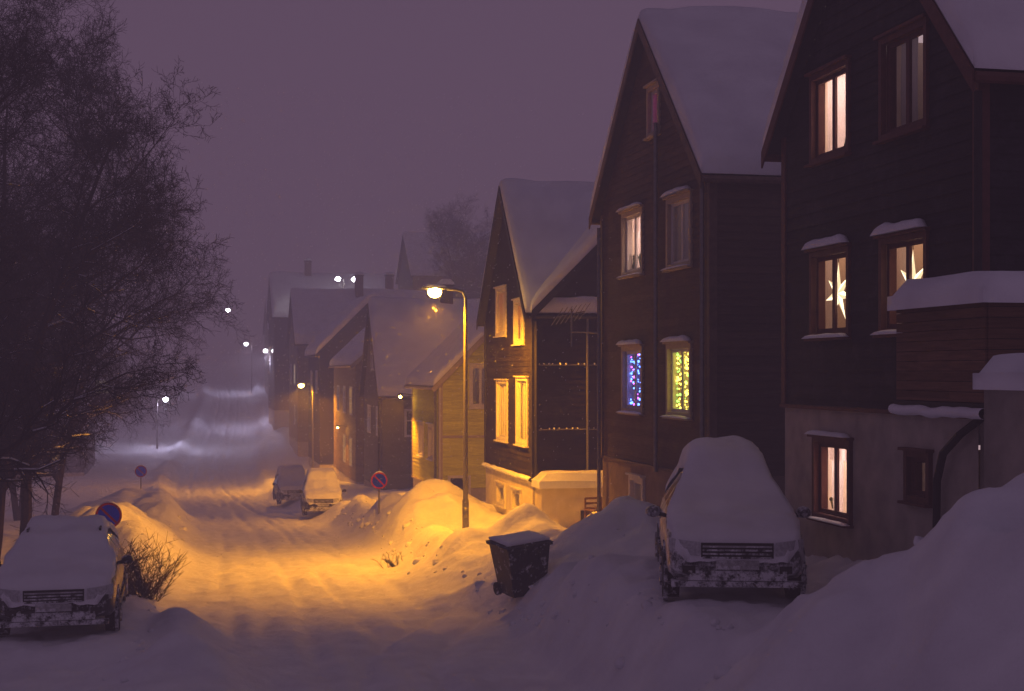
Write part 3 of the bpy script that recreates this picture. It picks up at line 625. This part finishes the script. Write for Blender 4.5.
# ------------------------------------------------------------------ cars
def car(loc,rz,paint,seed=0,T=.2,L=4.5,Hh=1.52,W=.9,simple=False,taper=.22):
    r=empty('parked_car',loc,rz)
    top=[(0,.62),(.06,.78),(.25,.88),(.7,.97),(1.15,1.03),(1.35,1.10),(1.75,1.36),(2.05,Hh-.05),(2.5,Hh),(3.2,Hh),(3.75,Hh-.06),(3.95,Hh-.14),(4.25,1.12),(4.4,1.0),(L-.03,.85),(L,.62)]
    wid=[(0,.66),(.06,.78),(.25,.86),(.7,.89),(3.9,.89),(4.3,.85),(L-.03,.78),(L,.70)]
    zt=lambda y:interp(top,y); wd=lambda y:interp(wid,y)*W/.9
    belt=.98
    st=[0,.03,.1,.25,.5,.7,.95,1.15,1.35,1.55,1.75,2.05,2.12,2.5,2.85,2.93,3.2,3.6,3.68,3.95,4.1,4.25,4.4,L-.05,L]
    def ring(y):
        w=wd(y);z=zt(y); cab=max(0,min(1,(z-1.05)/(Hh-1.05))); bl=min(belt,z-.05)
        rw=w*(.93-taper*cab)
        z0=.28 if .1<y<L-.1 else .36
        return [(w*.90,z0),(w*.985,z0+.08),(w*1.0,.55),(w*1.0,min(.72,bl-.1)),(w*.975,bl),(rw*1.0,z-.035-.03*cab),(rw*.90,z-.004),(rw*.45,z+.012)]
    mb=MB(); rings=[]
    for y in st:
        h=ring(y); pts=[(-x,z) for x,z in h]+[(x,z) for x,z in reversed(h)]
        rings.append([(x,y,z) for x,z in pts])
    n=len(rings[0]); i0=len(mb.v)
    for rg in rings: mb.v+=rg
    kp=mb.mi(paint); kg=mb.mi(CGL)
    for a in range(len(st)-1):
        ym=(st[a]+st[a+1])/2
        for j in range(n):
            j2=(j+1)%n
            m=kp
            if j in (4,10) and 1.45<ym<4.05 and not (2.05<ym<2.12 or 2.85<ym<2.93 or 3.6<ym<3.68): m=kg
            if j in (5,6,7,8,9) and (1.35<ym<2.0 or 3.98<ym<4.26): m=kg
            mb.f.append((i0+a*n+j,i0+a*n+j2,i0+(a+1)*n+j2,i0+(a+1)*n+j)); mb.m.append(m)
    mb.f.append(tuple(i0+j for j in range(n))); mb.m.append(kp)
    mb.f.append(tuple(i0+(len(st)-1)*n+j for j in range(n))); mb.m.append(kp)
    mb.build('body',r,smooth=True,sub=0 if simple else 1)
    d=MB()
    for y in (.82,3.62):
        for s in (-1,1):
            x=s*W
            d.tube((x-s*.05,y,.34),(x+s*.003,y,.34),.385,.385,24,CPLAST,True)
            d.tube((x-s*.2,y,.32),(x+s*.012,y,.32),.325,.325,24,RUB,True)
            d.tube((x,y,.32),(x+s*.02,y,.32),.21,.19,16,METAL,True)
            for q in range(5):
                a=q*2*math.pi/5; c=V((x+s*.024,y,.32)); d.tube(c,c+V((0,math.cos(a)*.19,math.sin(a)*.19)),.03,.025,5,CHROME)
    for s in (-1,1):
        d.grid(lambda u,v:(s*(.47+.37*u)*W/.9,-.03+.20*u**2.2,.63+.17*v+.03*u),8,3,LENS)
        d.grid(lambda u,v:(s*(.52+.16*u)*W/.9,-.035+.02*u,.42+.09*v),4,2,DARK)
        d.ball((s*(W+.11),1.55,1.02),.11,paint,10,.75); d.tube((s*(W-.05),1.5,.97),(s*(W+.08),1.55,1.0),.03,.03,6,PLAST)
        d.grid(lambda u,v:(s*(.60+.22*u)*W/.9,L+.012-.1*u**2,.72+.22*v),5,3,RED)
        rr=W*(.90-taper)
        d.tube((s*rr,2.1,Hh+.06),(s*rr,3.7,Hh+.05),.02,.02,6,PLAST); 
        for yy in (2.1,2.9,3.7): d.tube((s*rr,yy,Hh-.05),(s*rr,yy,Hh+.06),.02,.02,6,PLAST)
        d.box((s*W-.01,1.2,.30),(s*W+.012,3.2,.40),PLAST)
        for yy in (2.2,3.1): d.box((s*(W+.005)-.01,yy,.86),(s*(W+.005)+.018,yy+.16,.89),CHROME)
    for i in range(4): d.box((-.42,-.035,.60+i*.045),(.42,-.015,.622+i*.045),CHROME if i==3 else CPLAST)
    d.box((-.44,-.02,.58),(.44,-.005,.79),DARK); d.box((-.6,-.03,.33),(.6,.0,.45),CPLAST)
    d.box((-.26,-.055,.47),(.26,-.037,.58),PLATE); d.box((-.26,L+.01,.72),(.26,L+.025,.83),PLATE)
    d.box((-.8,-.03,.25),(.8,.12,.32),CPLAST); d.box((-.8,L-.12,.25),(.8,L+.03,.42),CPLAST)
    d.build('trim',r)
    sn=MB(); 
    def hwid(y):
        z=zt(y); cab=max(0,min(1,(z-1.05)/(Hh-1.05))); return wd(y)*(.95-(taper-.05)*cab)
    na,nb=60,24
    def fn(u,v):
        i=int(round(u*(na+2)))-1;j=int(round(v*(nb+2)))-1; sk=i<0 or j<0 or i>na or j>nb
        i=min(max(i,0),na);j=min(max(j,0),nb)
        y=.0+(L-.0)*i/na; q=2*j/nb-1; x=q*hwid(y)*(1+.05*nz(y*4,seed)); 
        z=(2*zt(y)+zt(max(0,y-.14))+zt(min(L,y+.14)))/4
        steep=abs(zt(min(L,y+.1))-zt(max(0,y-.1)))/.2
        if sk: return (x,y-(.03 if i==0 else 0),min(z,zt(y))-.06+.05*nz(x*6,y*3,seed))
        d=min((1-abs(q))*hwid(y),y,L-y); f=.3+.7*math.sqrt(max(0,1-(1-min(1,d/.26))**2))
        roof=sm((z-1.38)/.10)
        th=T*(.4+1.15*roof)*f*(1-.75*min(1,steep))+.06*f*nz(x*2.2,y*2.2,seed)+.02*nz(x*7,y*7,seed)
        return (x*.99,y,max(z,zt(y))+max(.045,th))
    sn.grid(fn,na+2,nb+2,SNOW); sn.build('car_snow',r,smooth=True)
    return r
car((6.42,16.4,-2.88),math.radians(-17),PAINT,seed=1,T=.23,W=.88,Hh=1.56,L=4.5,taper=.38)
car((-2.15,22.4,-4.07),math.radians(1),PAINT2,seed=4,T=.24,Hh=1.42,W=.92,taper=.28)
def gcar(x,y,rz,seed,T=.3): 
    z=min(H(x,y+1),H(x,y+3.5)); car((x,y,z-.05),rz,PAINT2,seed=seed,T=T,simple=True)
gcar(5.4,64,-.05,5); gcar(5.0,77,.02,7)

# ------------------------------------------------------------------ wheelie bin
def wheelie_bin(x,y,rz):
    r=empty('wheelie_bin',(x,y,H(x,y)-.06),rz); r.rotation_euler=(math.radians(4),math.radians(-6),rz)
    mb=MB()
    b=[(-.33,-.30),(.33,-.30),(.33,.28),(-.33,.28)]; t=[(-.42,-.40),(.42,-.40),(.42,.40),(-.42,.40)]
    def lay(za,zb,sa,sb,m):
        P=lambda s,z,i:((b[i][0]+(t[i][0]-b[i][0])*s),(b[i][1]+(t[i][1]-b[i][1])*s),z)
        mb.hexa([P(sa,za,i) for i in range(4)]+[P(sb,zb,i) for i in range(4)],m)
    lay(.06,.95,0,1,PLAST); 
    mb.box((-.46,-.44,.95),(.46,.44,1.0),PLAST)
    mb.grid(lambda u,v:(-.47+.94*u,-.47+.94*v,1.005+.09*math.sin(math.pi*u)**.5*math.sin(math.pi*v)**.5),10,10,PLAST)
    for xx in (-.2,0,.2): mb.hexa([(xx-.02,-.31,.15),(xx+.02,-.31,.15),(xx+.02,-.29,.15),(xx-.02,-.29,.15),(xx-.02,-.41,.88),(xx+.02,-.41,.88),(xx+.02,-.38,.88),(xx-.02,-.38,.88)],PLAST)
    mb.tube((-.35,.5,.98),(.35,.5,.98),.02,.02,8,PLAST,True)
    for s in (-.35,.35): mb.tube((s,.4,.96),(s,.5,.98),.02,.02,6,PLAST); mb.tube((s-.04,.3,.12),(s+.04,.3,.12),.12,.12,14,RUB,True)
    mb.build('bin_body',r,bevel=.012)
    sn=MB(); snowcap(sn,-.42,.42,-.40,.40,lambda a,b:1.05,.05,10,10,seed=3,e=.2,amp=.06); sn.build('bin_snow',r,smooth=True)
wheelie_bin(5.75,25.3,math.radians(14))

# ------------------------------------------------------------------ trees
def branch_tree(seed,Ht,levels=4,dens=1.0,lean=(0,0),stems=1,thin=1.0,rad=.16,sp=1.0,K=(2,3,2,2),start=1):
    rnd=random.Random(seed); mb=MB()
    def grow(p,d,L,r,lev):
        n=(11,7,5,4,2)[lev]; wob=(.07,.16,.2,.24,.3)[lev]; up=(.06,.06,.05,.03,.02)[lev]
        for i in range(n):
            d=(d+V((rnd.gauss(0,wob),rnd.gauss(0,wob),rnd.gauss(0,wob)+up))).normalized()
            q=p+d*(L/n); ra=r*(1-.8*i/n); rb=r*(1-.8*(i+1)/n)
            mb.tube(p,q,max(ra,.0045*thin),max(rb,.004*thin),7 if lev==0 else (5 if lev==1 else 3),BARK if lev<2 else TWIG)
            if lev in(1,2) and abs(d.z)<.45 and ra>.014 and rnd.random()<.7:
                o=V((0,0,max(ra,.01)*.8)); mb.tube(p+o,q+o,max(ra*.8,.012),max(rb*.8,.01),5,SNOW)
            if lev<levels and (lev>0 or i>=start):
                k=K[lev]
                if rnd.random()>dens: k-=1
                for _ in range(k):
                    ax=d.orthogonal().normalized(); ax.rotate(Matrix.Rotation(rnd.uniform(0,6.28),3,d)); ang=math.radians(rnd.uniform(32,62)*(1 if lev else sp))
                    nd=d.copy(); nd.rotate(Matrix.Rotation(ang,3,ax))
                    LL=L*(.45,.5,.48,.5)[lev]*(1-.35*i/n)*rnd.uniform(.7,1.1)
                    if lev==0 and i<3: LL*=.75
                    grow(q,nd,LL,max(rb*.6,.004),lev+1)
            p=q
    for s in range(stems):
        a=s*2.4+seed; d=V((lean[0]+.18*math.cos(a)*(stems>1),lean[1]+.18*math.sin(a)*(stems>1),1)).normalized()
        grow(V((.15*math.cos(a),.15*math.sin(a),0)),d,Ht*(1-.12*s),rad,0)
    return mb
def place_tree(name,mesh_mb,x,y,rz=0,sc=1,zo=-.3):
    if isinstance(mesh_mb,MB): o=mesh_mb.build(name)
    else:
        o=bpy.data.objects.new(name,mesh_mb.data); S.collection.objects.link(o)
    o.location=(x,y,H(x,y)+zo); o.rotation_euler=(0,0,rz); o.scale=(sc,sc,sc); return o
t1=place_tree('bare_birch_tree',branch_tree(3,12.5,4,.9,(.0,0),2,sp=1.2),-4.9,35.5)
t2=place_tree('bare_birch_tree',branch_tree(11,13,4,.9,(-.03,0),1,sp=1.2),-4.7,29.5)
place_tree('bare_birch_tree',t1,-7.2,45,2.1,1.0)
place_tree('bare_birch_tree',t2,-4.3,38.5,4.4,.95)
place_tree('bare_birch_tree',t2,-4.6,47,2.2,.8)
place_tree('bare_birch_tree',t1,-6.8,58,5.0,.85)
place_tree('bare_birch_tree',t2,-10.5,60,1.0,1.0)
place_tree('bare_birch_tree',t1,-14,80,4.0,.95)
place_tree('bare_birch_tree',t2,20.6,118,3.0,.86)
place_tree('bare_birch_tree',t1,22.4,120,1.0,.8)
def bush(name,x,y,R,n,seed):
    rnd=random.Random(seed); mb=MB()
    for i in range(n):
        a=rnd.uniform(0,6.28); p=V((rnd.gauss(0,R*.2),rnd.gauss(0,R*.2),0)); d=V((math.cos(a)*.5,math.sin(a)*.5,rnd.uniform(.5,1.2))).normalized()
        L=R*rnd.uniform(.7,1.3)
        for k in range(5):
            d=(d+V((rnd.gauss(0,.18),rnd.gauss(0,.18),rnd.gauss(0,.1)))).normalized(); q=p+d*L/5; mb.tube(p,q,.009*(1-k*.15),.009*(1-(k+1)*.15),3,TWIG)
            for _ in range(2):
                e=(d+V((rnd.gauss(0,.6),rnd.gauss(0,.6),rnd.gauss(0,.3)))).normalized(); mb.tube(q,q+e*L*.22,.005,.003,3,TWIG)
            p=q
    o=mb.build(name); o.location=(x,y,H(x,y)-.1)
bush('bare_bush',-1.2,30.0,1.0,110,1); bush('bare_bush',-1.9,31.2,1.0,80,2); bush('bare_bush',5.0,37,.5,16,4); bush('bare_bush',7.9,50.5,.9,24,5)
r=empty('garden_chairs',(0,0,0)); mb=MB()
for (cx,cy,a) in ((10.1,35.6,.3),(10.9,36.2,-.4)):
    g=H(cx,cy)-.02
    M=Matrix.Translation((cx,cy,g))@Matrix.Rotation(a,4,'Z')
    for u in (-.25,.25):
        for w in (-.22,.22): mb.tube(M@V((u,w,0)),M@V((u,w,.45 if w<0 else .95)),.025,.025,6,WOOD)
        mb.tube(M@V((u,-.25,.65)),M@V((u,.22,.65)),.025,.025,6,WOOD)
    for k in range(4): mb.tube(M@V((-.25,.22,.55+k*.13)),M@V((.25,.22,.55+k*.13)),.03,.03,6,WOOD); mb.tube(M@V((-.25,-.2+k*.13,.45)),M@V((.25,-.2+k*.13,.45)),.035,.035,6,WOOD)
    mb.grid(lambda u,v:M@V((-.25+.5*u,-.22+.44*v,.47+.16*math.sin(math.pi*u)**.5*math.sin(math.pi*v)**.5)),8,8,SNOW)
mb.build('chair_frames',r)
# falling snow
mb=MB(); rnd=random.Random(5); k=mb.mi(SNOW)
for i in range(7000):
    y=rnd.uniform(28,60); x=rnd.uniform(-.1,.3)*y; z=rnd.uniform(-4,.2*y)
    if x>8.9: continue
    r=rnd.uniform(.005,.009); i0=len(mb.v); dx=r*.8
    mb.v+=[(x+r,y,z),(x-r,y,z),(x,y+r,z),(x,y-r,z),(x+dx,y,z+r*2),(x-dx,y,z-r*2)]
    for f in ((0,2,4),(2,1,4),(1,3,4),(3,0,4),(2,0,5),(1,2,5),(3,1,5),(0,3,5)): mb.f.append(tuple(i0+a for a in f)); mb.m.append(k)
mb.build('falling_snow')

# ------------------------------------------------------------------ haze
SKY=(.122,.075,.125)
m,nt,out=newmat('snow_haze'); N=nt.nodes; L=nt.links
ab=N.new('ShaderNodeVolumeAbsorption'); ab.inputs['Color'].default_value=(0,0,0,1); ab.inputs['Density'].default_value=.0046
em=N.new('ShaderNodeEmission'); em.inputs[0].default_value=rgba(SKY); em.inputs[1].default_value=.0052  # self-glow given to the haze, standing in for scattered skylight
sc=N.new('ShaderNodeVolumeScatter'); sc.inputs['Color'].default_value=(1,1,1,1); sc.inputs['Density'].default_value=.0028; sc.inputs['Anisotropy'].default_value=.75
a1=N.new('ShaderNodeAddShader'); a2=N.new('ShaderNodeAddShader')
L.new(ab.outputs[0],a1.inputs[0]); L.new(em.outputs[0],a1.inputs[1]); L.new(a1.outputs[0],a2.inputs[0]); L.new(sc.outputs[0],a2.inputs[1]); L.new(a2.outputs[0],out.inputs['Volume'])
mb=MB(); mb.box((-160,-15,-30),(160,425,70),m); mb.build('snow_haze')

# ------------------------------------------------------------------ world
w=bpy.data.worlds.new('World'); S.world=w; w.use_nodes=True; nt=w.node_tree; nt.nodes.clear(); N=nt.nodes; L=nt.links
out=N.new('ShaderNodeOutputWorld'); sky=N.new('ShaderNodeTexSky'); sky.sky_type='NISHITA'; sky.sun_disc=False; sky.sun_elevation=math.radians(-4); sky.sun_rotation=math.radians(200)
b1=N.new('ShaderNodeBackground'); b1.inputs[1].default_value=.02; L.new(sky.outputs[0],b1.inputs[0])
tc=N.new('ShaderNodeTexCoord'); sp=N.new('ShaderNodeSeparateXYZ'); L.new(tc.outputs['Generated'],sp.inputs[0])
rp=N.new('ShaderNodeValToRGB'); rp.color_ramp.elements[0].position=0; rp.color_ramp.elements[0].color=(.132,.080,.130,1)
rp.color_ramp.elements[1].position=.45; rp.color_ramp.elements[1].color=(.062,.044,.082,1)
L.new(sp.outputs['Z'],rp.inputs['Fac'])
b2=N.new('ShaderNodeBackground'); b2.inputs[1].default_value=1.0; L.new(rp.outputs[0],b2.inputs[0])
ad=N.new('ShaderNodeAddShader'); L.new(b1.outputs[0],ad.inputs[0]); L.new(b2.outputs[0],ad.inputs[1]); L.new(ad.outputs[0],out.inputs['Surface'])
sl=bpy.data.lights.new('skyglow','SUN'); sl.energy=.05; sl.angle=math.radians(30); sl.color=(.75,.68,1); so=bpy.data.objects.new('skyglow',sl); S.collection.objects.link(so); so.rotation_euler=(math.radians(50),0,math.radians(60))

S.view_settings.view_transform='Standard'; S.view_settings.look='None'; S.view_settings.exposure=0
c=bpy.data.cameras.new('camera'); co=bpy.data.objects.new('camera',c); S.collection.objects.link(co); S.camera=co
c.sensor_width=36; c.lens=50; c.clip_end=2000; c.clip_start=.2; c.shift_y=.0259
co.location=(0,0,0); co.rotation_euler=(math.radians(90),0,-math.radians(12.38))
